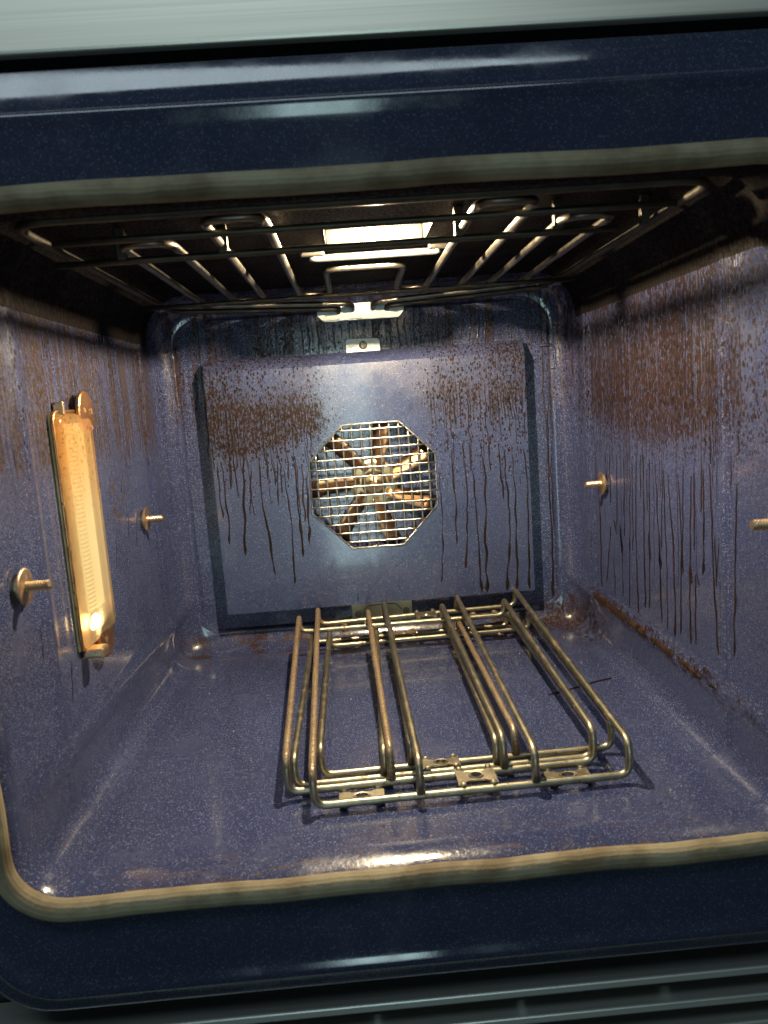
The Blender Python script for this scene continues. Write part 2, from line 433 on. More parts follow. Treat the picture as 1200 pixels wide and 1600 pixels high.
HW, HT, D = 0.29, 0.50, 0.56
st = []      # loft stations: y, half width, bottom, top, bottom radius, top radius
st += [(-0.003, .297, -.007, .485, .045, .036), (0.000, .2945, -.005, .4815, .042, .036), (0.004, .2920, -.003, .4795, .038, .036),
       (0.010, .2905, -.001, .478, .034, .038), (0.018, .290, .0006, .478, .030, .042), (0.026, .290, .0014, .480, .027, .047),
       (0.034, .290, .0010, .486, .024, .053), (0.042, .290, .0004, .494, .022, .058), (0.052, .290, 0, .4985, .022, .06), (0.064, .290, 0, .50, .022, .06)]
y = 0.08
while y < 0.4525:
    b = 0.0022*math.exp(-((y-0.112)/0.007)**2)
    st.append((y, HW-b, 0, HT, .022, .06)); y += 0.008 if y < 0.14 else 0.03
for y in (0.455, .462, .468, .474, .480, .486, .492, .498, .506, .516, .526):
    b = 0.0045*math.exp(-((y-0.482)/0.010)**2)
    st.append((y, HW-b, 0, HT, .022, .06))
RBK = 0.032
BEAD = [(.030, 0), (.042, 0), (.048, .0008), (.053, .0028), (.058, .0042), (.064, .0042), (.069, .0026), (.074, .0008), (.080, 0)]
def cav_ring(hw, zb, zt, rb, rt, y, bead=1.0):
    H = [(hw*k/8*.0+(hw-rb)*k/8, zb) for k in range(8)]
    H += [(hw-rb+rb*math.cos(-math.pi/2+math.pi/2*k/8), zb+rb+rb*math.sin(-math.pi/2+math.pi/2*k/8)) for k in range(9)]
    lo, hi = zb+rb, zt-rt
    for z, b in BEAD:
        H.append((hw-b*bead, max(z+zb, lo+.001)))
    for k in range(1, 7): H.append((hw, .080+zb+(hi-.080-zb)*k/7))
    H.append((hw, hi-.004))
    H += [(hw-rt+rt*math.cos(math.pi/2*k/8), zt-rt+rt*math.sin(math.pi/2*k/8)) for k in range(9)]
    H += [((hw-rt)*(1-k/8), zt) for k in range(1, 9)]
    P = [(x, y, z) for x, z in H]
    return P+[(-x, y, z) for x, z in H[1:-1]][::-1]
KT = 8+9+len(BEAD)+7       # ring index where the top rounding starts
prof = [cav_ring(h, zb, zt, rb, rt, y, min(1, max(0, (y-.02)/.05), )) for y, h, zb, zt, rb, rt in st]
for k in range(0, 9):
    a = math.pi/2*k/8; ins = RBK*(1-math.cos(a))
    prof.append(cav_ring(HW-ins, ins, HT-ins, .022-ins*.1, .06-ins*.7, D-RBK+RBK*math.sin(a), math.cos(a)))
NP = len(prof[0]); NR = len(rrect(.1, 0, .1, .01, .01, 0)); NB = len(st)-1       # ring index where the back rounding starts
def strip(name, ring_idx, rows, mat, parent):
    V = []; F = []; n = len(ring_idx)
    for r in rows:
        for i in ring_idx: V.append(prof[r][i % NP])
    for a in range(len(rows)-1):
        for b in range(n-1):
            F.append((a*n+b, (a+1)*n+b, (a+1)*n+b+1, a*n+b+1))
    return from_pd(name, V, F, mat, parent, smooth=True)
rows = list(range(0, NB+1))
strip('cavity_floor', list(range(NP-7, NP))+list(range(0, 8)), rows, MAT['floor'], OV)
wr = strip('side_wall', list(range(7, KT)), rows, MAT['right'], OV)
wr['label'] = 'right side wall streaked with long brown grease runs'
wl = strip('side_wall', list(range(NP-KT+1, NP-6)), rows, MAT['left'], OV)
wl['label'] = 'left side wall with brown spatter round the lamp cover'
CE = strip('cavity_ceiling', list(range(KT-1, NP-KT+2)), rows, MAT['ceil'], OV)
LX0, LX1, LY0, LY1 = -.036, .064, .195, .290       # lamp recess cut into the ceiling
bm = bmesh.new(); bm.from_mesh(CE.data)
for co, no in (((LX0, 0, 0), (1, 0, 0)), ((LX1, 0, 0), (1, 0, 0)), ((0, LY0, 0), (0, 1, 0)), ((0, LY1, 0), (0, 1, 0))):
    bmesh.ops.bisect_plane(bm, geom=bm.verts[:]+bm.edges[:]+bm.faces[:], plane_co=co, plane_no=no)
kill = [f for f in bm.faces if LX0 < f.calc_center_median().x < LX1 and LY0 < f.calc_center_median().y < LY1]
bmesh.ops.delete(bm, geom=kill, context='FACES')
bm.to_mesh(CE.data); bm.free()
for p in CE.data.polygons: p.use_smooth = True
# back wall: rounding + flat sheet
V = []; F = []
rb_rows = list(range(NB, len(prof)))
for r in rb_rows: V += prof[r]
for a in range(len(rb_rows)-1):
    for b in range(NP):
        F.append((a*NP+b, (a+1)*NP+b, (a+1)*NP+(b+1) % NP, a*NP+(b+1) % NP))
F.append(tuple((len(rb_rows)-1)*NP+k for k in range(NP)))
bw = from_pd('back_wall', V, F, MAT['backwall'], OV, smooth=True)
bw.data.polygons[-1].use_smooth = False

# embossed hook shape on the back wall, right of the fan cover
tube('emboss_bead', fillet([(0.247, 0.559, 0.404), (0.268, 0.559, 0.404), (0.269, 0.559, 0.372), (0.263, 0.559, 0.372)], 0.008), 0.0022, MAT['backwall'], OV, 8)

# front frame round the opening
rings = [(.2965, -.0065, .4845, .045, .036, -.003), (.300, -.010, .488, .048, .038, -.0045), (.3005, -.0108, .4888, .048, .038, -.0046), (.309, -.060, .520, .05, .045, -.0046),
         (.3100, -.0660, .5240, .05, .046, -.0047), (.3120, -.0695, .5275, .05, .046, -.0054), (.3145, -.0730, .5310, .05, .046, -.0066), (.3165, -.0760, .5335, .05, .046, -.0070),
         (.3190, -.0785, .5360, .05, .047, -.0062), (.3212, -.0802, .5378, .05, .048, -.0030), (.3225, -.0815, .5392, .05, .05, .0015),
         (.3230, -.0822, .5398, .05, .05, .0022), (.330, -.093, .553, .053, .053, .0053), (.335, -.099, .5655, .055, .055, .0084), (.3352, -.0994, .5660, .055, .055, .0086), (.337, -.101, .5680, .055, .055, .0150), (.338, -.102, .5685, .055, .055, .06)]
V = []; F = []
for h, zb, zt, rb, rt, y in rings: V += rrect(h, zb, zt, rb, rt, y)
for a in range(len(rings)-1):
    for b in range(NR): F.append((a*NR+b, a*NR+(b+1) % NR, (a+1)*NR+(b+1) % NR, (a+1)*NR+b))
from_pd('front_frame', V, F, MAT['frame'], OV, smooth=True)

# door gasket: a wavy woven tube
def ring_pts(hw, zb, zt, r, rt, y, n_line=60, n_arc=14):
    P = []
    def seg(a, b, n):
        for k in range(n): t = k/n; P.append(Vector((a[0]+(b[0]-a[0])*t, y, a[1]+(b[1]-a[1])*t)))
    def arc(cx, cz, a0, r):
        for k in range(n_arc): a = a0+math.pi/2*k/n_arc; P.append(Vector((cx+r*math.cos(a), y, cz+r*math.sin(a))))
    seg((-hw+r, zb), (hw-r, zb), n_line); arc(hw-r, zb+r, -math.pi/2, r)
    seg((hw, zb+r), (hw, zt-rt), n_line); arc(hw-rt, zt-rt, 0, rt)
    seg((hw-rt, zt), (-hw+rt, zt), n_line); arc(-hw+rt, zt-rt, math.pi/2, rt)
    seg((-hw, zt-rt), (-hw, zb+r), n_line); arc(-hw+r, zb+r, math.pi, r)
    return P
gp = ring_pts(.298, -.005, .4845, .042, .026, -.0085)
for p in gp:
    w = (mnoise.noise(p*9.0+Vector((3, 1, 5)))*0.0036+mnoise.noise(p*25.0)*0.001)*(.55 if p.z > .4 else 1)
    if abs(p.x) < 0.26: p.z += w
    else: p.x += w
tube('door_gasket', gp, 0.0080, MAT['gasket'], OV, 20, closed=True, uv=True)

# control panel above, near-black boxes put in for the shade of the gap between
bm = bmesh.new(); box(bm, -.40, .40, .0120, .0215, .5785, .70, .002)
from_bm('control_panel', bm, MAT['panel'], OV)
bm = bmesh.new(); box(bm, -.40, .40, .0220, .075, .5795, .69); box(bm, -.40, .40, .061, .075, .545, .5790)
from_bm('gap_shade_boxes', bm, MAT['dark'], OV)

# vent louvres below
VG = from_bm('vent_grille', (lambda b: (box(b, -.40, .40, .060, .075, -.30, -.101), b)[1])(bmesh.new()), MAT['dark'], OV)
for k, z in enumerate((-.123, -.147, -.171, -.195)):
    bm = bmesh.new(); box(bm, -.40, .40, .008, .058, z-.0035, z+.0035, .0014)
    for v in bm.verts: v.co.z -= (v.co.y-.008)*0.15
    from_bm('louvre_slat', bm, MAT['louvre'], VG)
for z in (-.135,):
    for x in (-.27, -.155, -.04, .077, .196, .312):
        bm = bmesh.new(); box(bm, x-.004, x+.004, .030, .052, z-.0105, z+.0085, .002)
        from_bm('louvre_spacer', bm, MAT['louvre'], VG)

# ---------------------------------------------------------------- fan cover on the back wall
YF = 0.533; PX0, PX1, PZ0, PZ1 = -.2195, .2195, .0595, .4125
oc = [(-.0375, .314), (.0405, .314), (.0880, .267), (.0875, .194), (.0360, .141), (-.0360, .141), (-.0880, .194), (-.0870, .266)]
bm = bmesh.new()
ZC = .396
A = [bm.verts.new((x, YF, z)) for x, z in oc]
def vv(x, z, y=YF): return bm.verts.new((x, y, z))
TL, TR, BR, BL = vv(PX0, ZC), vv(PX1, ZC), vv(PX1, PZ0), vv(PX0, PZ0)
t0, t1 = vv(oc[0][0], ZC), vv(oc[1][0], ZC); b0, b1 = vv(oc[5][0], PZ0), vv(oc[4][0], PZ0)
l0, l1 = vv(PX0, oc[7][1]), vv(PX0, oc[6][1]); r0, r1 = vv(PX1, oc[2][1]), vv(PX1, oc[3][1])
for f in ((A[0], A[1], t1, t0), (A[1], A[2], r0, TR, t1), (A[2], A[3], r1, r0), (A[3], A[4], b1, BR, r1), (A[4], A[5], b0, b1),
          (A[5], A[6], l1, BL, b0), (A[6], A[7], l0, l1), (A[7], A[0], t0, TL, l0)):
    bm.faces.new(f)
# top flange leaning back, side and bottom returns
uTL, uTR = vv(PX0, PZ1, YF+.013), vv(PX1, PZ1, YF+.013)
bm.faces.new((TL, t0, t1, TR, uTR, uTL))
dTL, dTR = vv(PX0, PZ1-.002, YF+.024), vv(PX1, PZ1-.002, YF+.024)
bm.faces.new((uTL, uTR, dTR, dTL))
sBL, sBR = vv(PX0, PZ0, YF+.006), vv(PX1, PZ0, YF+.006); sTL, sTR = vv(PX0, ZC, YF+.006), vv(PX1, ZC, YF+.006)
bm.faces.new((BL, b0, b1, BR, sBR, sBL)); bm.faces.new((TL, l0, l1, BL, sBL, sTL)); bm.faces.new((TR, r0, r1, BR, sBR, sTR))
# rim of the octagonal opening
A2 = [bm.verts.new((x, YF+.003, z)) for x, z in oc]
for k in range(8): bm.faces.new((A[k], A2[k], A2[(k+1) % 8], A[(k+1) % 8]))
FC = from_bm('fan_cover', bm, MAT['cover'], OV)
tube('emboss_bead', fillet([(-.166, YF+.0004, .3905), (.163, YF+.0004, .3885)], .001), 0.0016, MAT['cover'], FC, 8, rfun=lambda t: min(1, 6*t+.1, 6*(1-t)+.1))

# wire grille over the opening: each wire clipped to the octagon
def clip_range(axis, c):
    P = oc; xs = []
    for k in range(8):
        a, b = P[k], P[(k+1) % 8]; i = axis; j = 1-axis
        if (a[i]-c)*(b[i]-c) <= 0 and abs(a[i]-b[i]) > 1e-9:
            t = (c-a[i])/(b[i]-a[i]); xs.append(a[j]+t*(b[j]-a[j]))
    return min(xs), max(xs)
sp = 0.0130
for k in range(-6, 7):
    x = k*sp+.0005
    lo, hi = clip_range(0, x)
    if hi-lo < .01: continue
    n = 14; path = [(x+mnoise.noise(Vector((x*90, t*4, 1)))*.0004, YF+.0012+.0004*math.sin(t*math.pi*13+k), lo+(hi-lo)*t) for t in [q/n for q in range(n+1)]]
    tube('grille_wire', path, .00145, MAT['wire'], FC, 6)
    z = .2278+k*sp
    lo, hi = clip_range(1, z)
    path = [(lo+(hi-lo)*t, YF-.0006, z+mnoise.noise(Vector((z*90, t*4, 7)))*.0005) for t in [q/n for q in range(n+1)]]
    tube('grille_wire', path, .00145, MAT['wire'], FC, 6)
tube('grille_rim', [(x, YF-.0003, z) for x, z in oc], .0013, MAT['wire'], FC, 6, closed=True)
# mounting tab with screw above, plate with screws below
bm = bmesh.new()
out = fillet([(-.0236, 0, .4105), (.0230, 0, .4105), (.0230, 0, .4285), (-.0236, 0, .4300)], [.0005, .0005, .005, .005], closed=True, n=4)
v0 = [bm.verts.new((p.x, .5455, p.z)) for p in out]; v1 = [bm.verts.new((p.x, .5475, p.z)) for p in out]
bm.faces.new(v0); bm.faces.new(v1[::-1])
for k in range(len(out)): bm.faces.new((v0[k], v1[k], v1[(k+1) % len(out)], v0[(k+1) % len(out)]))
MT = from_bm('mounting_tab', bm, MAT['steelplate'], FC)
bm = bmesh.new(); lathe(bm, [(0, .0058), (.0012, .0056), (.0022, .0042), (.0023, .0022), (.0012, .0020)], (0.0, .5458, .4205), (0, -1, 0), 20)
from_bm('screw', bm, MAT['screw'], FC, smooth=False)
bm = bmesh.new(); box(bm, -.0450, .0430, .556, .5592, .0265, .0560, .001)
for v in bm.verts:
    pass
LP = from_bm('lower_plate', bm, MAT['cream'], OV)
for x in (-.036, .034):
    bm = bmesh.new(); lathe(bm, [(0, .0050), (.0014, .0047), (.0016, .003)], (x, .556, .0385), (0, -1, 0), 20)
    from_bm('screw', bm, MAT['screw'], LP)
tube('curved_seam', fillet([(-.029, .5558, .034), (-.025, .5558, .050), (.020, .5558, .051), (.028, .5558, .040)], .012), .0007, MAT['screw'], LP, 6)

# ---------------------------------------------------------------- fan behind the grille
FX, FZ = 0.001, .2290
bm = bmesh.new(); lathe(bm, [(0, .012), (.003, .034), (.0045, .034), (.0055, .030), (.006, .018), (.011, .014), (.012, .009), (.014, .0045), (.0175, .004)], (FX, .5560, FZ), (0, -1, 0), 32)
FAN = from_bm('convection_fan', bm, MAT['hub'], OV, smooth=False)
for k in range(7):
    a = math.radians(76-51.43*k); ca, sa = math.cos(a), math.sin(a)
    V = []; F = []; nr, nw = 9, 4
    for i in range(nr):
        t = i/(nr-1); rr = .020+.068*t
        for j in range(nw):
            s = j/(nw-1)-.5
            wdt = .017+.006*t
            lat = s*wdt+.006*t*t
            dep = .5440+.0110*(s+.5)
            V.append((FX+ca*rr-sa*lat, dep, FZ+sa*rr+ca*lat))
    for i in range(nr-1):
        for j in range(nw-1):
            F.append((i*nw+j, (i+1)*nw+j, (i+1)*nw+j+1, i*nw+j+1))
    o = from_pd('fan_blade', V, F, MAT['fan'], FAN, smooth=True)
    sm = o.modifiers.new('thick', 'SOLIDIFY'); sm.thickness = .0012
bm = bmesh.new(); lathe(bm, [(0, .0055), (.003, .0055), (.0034, .0045)], (FX, .5400, FZ), (0, -1, 0), 6)
from_bm('hub_nut', bm, MAT['copper'], FAN)

# ---------------------------------------------------------------- broil elements and supports under the ceiling
ZE = .482
outer = [(-.030, .558, .468), (-.030, .535, .470), (-.250, .533, .480), (-.252, .040, ZE), (.252, .040, ZE), (.250, .533, .480), (.036, .535, .470), (.036, .558, .468)]
tube('broil_element', fillet(outer, [0, .012, .03, .03, .03, .03, .012, 0], n=8), .0034, MAT['bar'], OV, 12)  # outer loop in the darkened metal: ceiling shade put into its colour
def serp(s):
    o = .003
    return [(o+s*.014, .558, .470), (o+s*.014, .522, .474), (o+s*.205, .516, ZE), (o+s*.205, .13, ZE), (o+s*.163, .13, ZE), (o+s*.163, .485, ZE), (o+s*.125, .485, ZE),
            (o+s*.125, .064, ZE), (o+s*.080, .064, ZE), (o+s*.080, .47, ZE), (o+s*.042, .47, ZE), (o+s*.042, .318, .4852)]
path = serp(-1)+serp(1)[::-1]
tube('broil_element', fillet(path, .018, n=8), .0036, MAT['element'], OV, 12)
for (a, b, r) in (((-.262, .152, .4735), (.215, .146, .4735), .0030), ((-.262, .437, .4735), (.262, .430, .4735), .0028), ((-.235, .075, .4740), (.235, .072, .4740), .0028)):
    tube('element_support', [Vector(a).lerp(Vector(b), t/6) for t in range(7)], r, MAT['bar'], OV, 8)
for x in (-.205, -.12, .08, .165, .24):
    bm = bmesh.new(); box(bm, x-.004, x+.004, .1455, .1520, .4745, .5005, .001)
    from_bm('support_hanger', bm, MAT['bar'], OV)
bm = bmesh.new()
out = fillet([(-.060, 0, .4655), (-.052, 0, .4560), (.052, 0, .4560), (.060, 0, .4655), (.060, 0, .4785), (-.060, 0, .4785)], .002, closed=True, n=3)
v0 = [bm.verts.new((p.x, .5560, p.z)) for p in out]; v1 = [bm.verts.new((p.x, .5582, p.z)) for p in out]
bm.faces.new(v0); bm.faces.new(v1[::-1])
for k in range(len(out)): bm.faces.new((v0[k], v1[k], v1[(k+1) % len(out)], v0[(k+1) % len(out)]))
EB = from_bm('element_bracket', bm, MAT['steelplate'], OV)

# ---------------------------------------------------------------- ceiling lamp (lit)
LX, LY = (LX0+LX1)/2, (LY0+LY1)/2
bm = bmesh.new()
for q in ((LX0-.002, LX1+.002, LY0-.002, LY0, .500, .536), (LX0-.002, LX1+.002, LY1, LY1+.002, .500, .536), (LX0-.002, LX0, LY0, LY1, .500, .536), (LX1, LX1+.002, LY0, LY1, .500, .536),
          (LX0-.002, LX1+.002, LY0-.002, LY1+.002, .536, .538)):
    box(bm, *q)
CL = from_bm('ceiling_lamp', bm, plain('lamp_recess', (.012, .011, .010), .6), OV)
bm = bmesh.new(); box(bm, LX0+.001, LX1-.001, LY1-.004, LY1-.0005, .5005, .534)  # glowing plate added at the rear wall, replaces light bounced in the recess
nt = NT('recess_glow'); P = nt.coord()
em = nt.n('ShaderNodeEmission'); nt.put(em.inputs[0], (1.0, .74, .40))
nt.link(nt.add(1.3, nt.mul(nt.gauss(P, (LX, LY1, .508), (.055, .05, .03)), 16.0)), em.inputs[1]); nt.link(em.outputs[0], nt.out.inputs[0])  # lamp glare put into the emission: hot centre, warm edges
from_bm('lamp_glow_plate', bm, nt.m, CL)
MAT['bulb'] = emitter('lamp_filament', (1.0, .80, .53), 120)
BULB = tube('bulb', [(LX-.009+.018*t/8, LY+.0002*math.sin(t*3), .5125) for t in range(9)], .0016, MAT['bulb'], CL, 8)
pl = bpy.data.lights.new('ceiling_lamp_light', 'POINT'); pl.energy = 22.0; pl.color = (1.0, .79, .50); pl.shadow_soft_size = .0055
plo = bpy.data.objects.new('ceiling_lamp_light', pl); COL.objects.link(plo); plo.location = (LX, LY, .5060)
tube('lamp_trim', fillet([(LX0-.018, .300, .4945), (LX0-.010, .302, .4935), (LX1+.012, .302, .4935), (LX1+.018, .300, .4945)], .004), .0038, MAT['steelplate'], CL, 10)
for x in (LX0-.014, LX1+.014):
    bm = bmesh.new(); box(bm, x-.012, x+.012, .262, .268, .4885, .4990, .002)
    from_bm('lamp_glint_strip', bm, MAT['element'], CL)  # strips added beside the lamp to catch the bulb as bright blobs

# ---------------------------------------------------------------- side lamp cover on the left wall
Y0, Y1, Z0, Z1 = .163, .251, .134, .352
bm = bmesh.new(); box(bm, -.2898, -.2875, Y0, Y1, Z0, Z1)
SL = from_bm('side_lamp', bm, metal('lamp_pan', (.72, .50, .28), .35), OV)
# glass lens: shallow rounded tray
nt = NT('lens_glass'); P = nt.coord(); x_, y_, z_ = nt.xyz(P)
amber = nt.smooth(nt.add(z_, nt.mul(nt.sub(nt.noise(P, 30, 4), .5), .06)), .22, .345)
spots = nt.smooth(nt.noise(P, 230, 4, .7), .52, .66)
lc = nt.mix(amber, (.94, .87, .62), (.85, .60, .28))
lc = nt.mix(nt.mul(nt.mul(spots, amber), .7), lc, (.28, .09, .02))
rib = nt.math('SINE', nt.mul(z_, 2*math.pi*250))
ribm = nt.mul(nt.smooth(y_, .172, .178), nt.smooth(y_, .192, .186))
tr = nt.n('ShaderNodeBsdfTranslucent'); nt.put(tr.inputs[0], lc)
tp = nt.n('ShaderNodeBsdfTransparent'); nt.put(tp.inputs[0], lc)
gl = nt.n('ShaderNodeBsdfGlossy'); gl.inputs['Roughness'].default_value = .12
df = nt.n('ShaderNodeBsdfDiffuse'); nt.put(df.inputs[0], lc)
bmp = nt.bump(nt.add(nt.mul(rib, ribm), nt.noise(P, 60, 2)), .4, .0008)
for q in (tr, gl, df): nt.link(bmp, q.inputs['Normal'])
m1 = nt.n('ShaderNodeMixShader'); m1.inputs[0].default_value = .62; nt.link(tr.outputs[0], m1.inputs[1]); nt.link(tp.outputs[0], m1.inputs[2])
m2 = nt.n('ShaderNodeMixShader'); m2.inputs[0].default_value = .12; nt.link(m1.outputs[0], m2.inputs[1]); nt.link(df.outputs[0], m2.inputs[2])
fr = nt.n('ShaderNodeFresnel'); fr.inputs[0].default_value = 1.5
m3 = nt.n('ShaderNodeMixShader'); nt.link(fr.outputs[0], m3.inputs[0]); nt.link(m2.outputs[0], m3.inputs[1]); nt.link(gl.outputs[0], m3.inputs[2])
nt.link(m3.outputs[0], nt.out.inputs[0]); MAT['lens'] = nt.m
def ring_yz(ins, x, r, n=6):
    y0, y1, z0, z1 = Y0+ins, Y1-ins, Z0+ins, Z1-ins; P = []
    for cy, cz, a0 in ((y1-r, z0+r, -90), (y1-r, z1-r, 0), (y0+r, z1-r, 90), (y0+r, z0+r, 180)):
        for k in range(n+1):
            a = math.radians(a0+90*k/n); P.append((x, cy+r*math.cos(a), cz+r*math.sin(a)))
    return P
rg = [ring_yz(0, -.2872, .010), ring_yz(.0005, -.2840, .010), ring_yz(.003, -.2805, .009), ring_yz(.007, -.2792, .008), ring_yz(.012, -.2792, .006), ring_yz(.015, -.2780, .005), ring_yz(.020, -.2774, .004)]
V = [p for r in rg for p in r]; n = len(rg[0]); F = []
for a in range(len(rg)-1):
    for b in range(n): F.append((a*n+b, a*n+(b+1) % n, (a+1)*n+(b+1) % n, (a+1)*n+b))
F.append(tuple((len(rg)-1)*n+k for k in range(n)))
o = from_pd('lens', V, F, MAT['lens'], SL, smooth=True); o.data.polygons[-1].use_smooth = False
o['label'] = 'amber stained glass lens glowing pale yellow'
tube('lens_frame', ring_yz(-.0012, -.2858, .011), .0019, MAT['copper'], SL, 8, closed=True)
MAT['sbulb'] = emitter('side_lamp_bulb', (1.0, .72, .38), 28)
tube('bulb', [(-.2828, .186+.014*t/8, .148+.012*t/8) for t in range(9)], .0034, MAT['sbulb'], SL, 10, rfun=lambda t: math.sqrt(max(.05, 1-abs(2*t-1)**4)))
bm = bmesh.new(); box(bm, -.2872, -.2846, .190, .234, .162, .342, .0012)
from_bm('diffuser', bm, emitter('side_lamp_diffuser', (1.0, .74, .38), 1.25), SL)
for cy, cz, s in ((.236, .3515, 1), (.214, .1335, -1)):
    bm = bmesh.new(); lathe(bm, [(0, .021), (.0025, .021), (.0034, .0195)], (-.2868+.004, cy, cz), (1, 0, 0), 28)
    from_bm('lens_clip', bm, MAT['copper'], SL)
bm = bmesh.new(); box(bm, -.2895, -.2800, .176, .181, .350, .362, .001)
from_bm('clip_tongue', bm, MAT['brass'], SL)
bm = bmesh.new(); box(bm, -.2895, -.2690, .168, .186, .1245, .1345, .003)
from_bm('clip_tongue', bm, MAT['brass'], SL)

# ---------------------------------------------------------------- mounting studs with washers on both side walls
def stud(x, y, z, s):
    bm = bmesh.new()
    lathe(bm, [(-.002, .0095), (.003, .0095), (.0035, .0045), (.006, .0042)] + [q for k in range(9) for q in ((.0065+k*.002, .0043), (.0075+k*.002, .0037))] + [(.0255, .0034)],
          (x, y, z), (s, 0, 0), 18)
    S = from_bm('mounting_stud', bm, MAT['brass'], OV, smooth=False)
    bm = bmesh.new(); lathe(bm, [(.0038, .0145), (.0052, .0145), (.0058, .0135), (.0060, .006)], (x, y, z), (s, 0, 0), 28)
    from_bm('washer', bm, MAT['brass'], S)
for x, s in ((-.29, 1), (.29, -1)):
    for y in ((.064, .418) if x < 0 else (.020, .424)): stud(x, y, .2195 if y > .02 else .2310, s)

# ---------------------------------------------------------------- dried grease runs
def drip(pts, w, fn, parent):
    """raised run following pts in wall coordinates; fn(a, b, h) -> world"""
    P = fillet([(a, b, 0) for a, b in pts], .02, n=5) if len(pts) > 2 else [Vector((pts[0][0], pts[0][1], 0)), Vector((pts[1][0], pts[1][1], 0))]
    Q = []
    for a, b in zip(P, P[1:]):
        m = max(1, int((b-a).length/.006))
        for k in range(m): Q.append(a.lerp(b, k/m))
    Q.append(P[-1]); V = []; F = []; N = len(Q); sd = random.random()*50
    for i, q in enumerate(Q):
        t = i/max(1, N-1)
        ww = .00130*w*(.5+.5*t)*(.85+.8*mnoise.noise(Vector((sd, t*(4+N*.12), 0))))
        if t > .93: ww *= 1.5
        if i == 0 or i == N-1: ww *= .25
        j = mnoise.noise(Vector((sd, q.y*42, 3)))*.0024+mnoise.noise(Vector((sd, q.y*140, 9)))*.0007
        for dx, hh in ((-1, .0), (-.55, .75), (.55, .75), (1, .0)):
            V.append(fn(q.x+j+dx*ww, q.y, .0001+hh*.00035*min(1.6, w)))
    for i in range(N-1):
        for k in range(3): F.append((i*4+k, i*4+k+1, (i+1)*4+k+1, (i+1)*4+k))
    return from_pd('grease_run', V, F, MAT['grease'], parent, smooth=True)
BACK = [[[[-0.2136,0.2824],[-0.2134,0.1976]],1],[[[-0.2075,0.2775],[-0.2054,0.2329],[-0.2052,0.1607]],1.2],[[[-0.1958,0.2722],[-0.1965,0.2389]],1.2],[[[-0.1753,0.2927],[-0.1809,0.2221],[-0.1872,0.1433]],1.7],[[[-0.1665,0.27],[-0.1745,0.2013]],1],[[[-0.1547,0.278],[-0.158,0.2203],[-0.1521,0.1837],[-0.1471,0.1124]],1.3],[[[-0.1372,0.2767],[-0.1356,0.2365]],1.1],[[[-0.1289,0.2716],[-0.1354,0.2104]],1.1],[[[-0.1231,0.2623],[-0.1185,0.1902],[-0.1214,0.0964]],1.1],[[[-0.1061,0.2699],[-0.1072,0.2164],[-0.1055,0.1343]],1.6],[[[-0.0972,0.2648],[-0.1002,0.1842]],1.2],[[[-0.0915,0.255],[-0.0930,0.2059],[-0.0951,0.1518]],1.4],[[[0.0914,0.2416],[0.094,0.1734],[0.0862,0.0817]],0.9],[[[0.1112,0.2714],[0.1131,0.1902],[0.1099,0.1354]],1],[[[0.1273,0.2791],[0.1304,0.2161],[0.1229,0.0996]],1.2],[[[0.1362,0.2784],[0.1419,0.1788],[0.1425,0.0629]],1.2],[[[0.1519,0.2773],[0.157,0.2231],[0.1527,0.1597],[0.1503,0.0622]],1.6],[[[0.1628,0.272],[0.1654,0.236]],1],[[[0.1765,0.2754],[0.1814,0.194]],1.2],[[[0.185,0.2659],[0.1886,0.1568],[0.1794,0.0621]],1.4],[[[0.1964,0.2695],[0.1973,0.1745],[0.1947,0.0632]],1.3],[[[0.2119,0.2639],[0.2162,0.2095],[0.2118,0.0618]],1.3],[[[-0.1844,0.2978],[-0.187,0.2627]],1],[[[-0.1448,0.2905],[-0.1463,0.2462]],1],[[[-0.1153,0.275],[-0.1181,0.2441]],1],[[[-0.034,0.0775],[-0.0351,0.0635]],0.9],[[[0.0159,0.0734],[0.0155,0.0617]],0.9],[[[-0.2179,0.3047],[-0.2176,0.265]],1]]
BWALL = [[[[0.2560,0.3269],[0.2525,0.2038],[0.2550,0.1186],[0.2515,0.04]],1.3],[[[0.2575,0.249],[0.2565,0.1468]],1]]
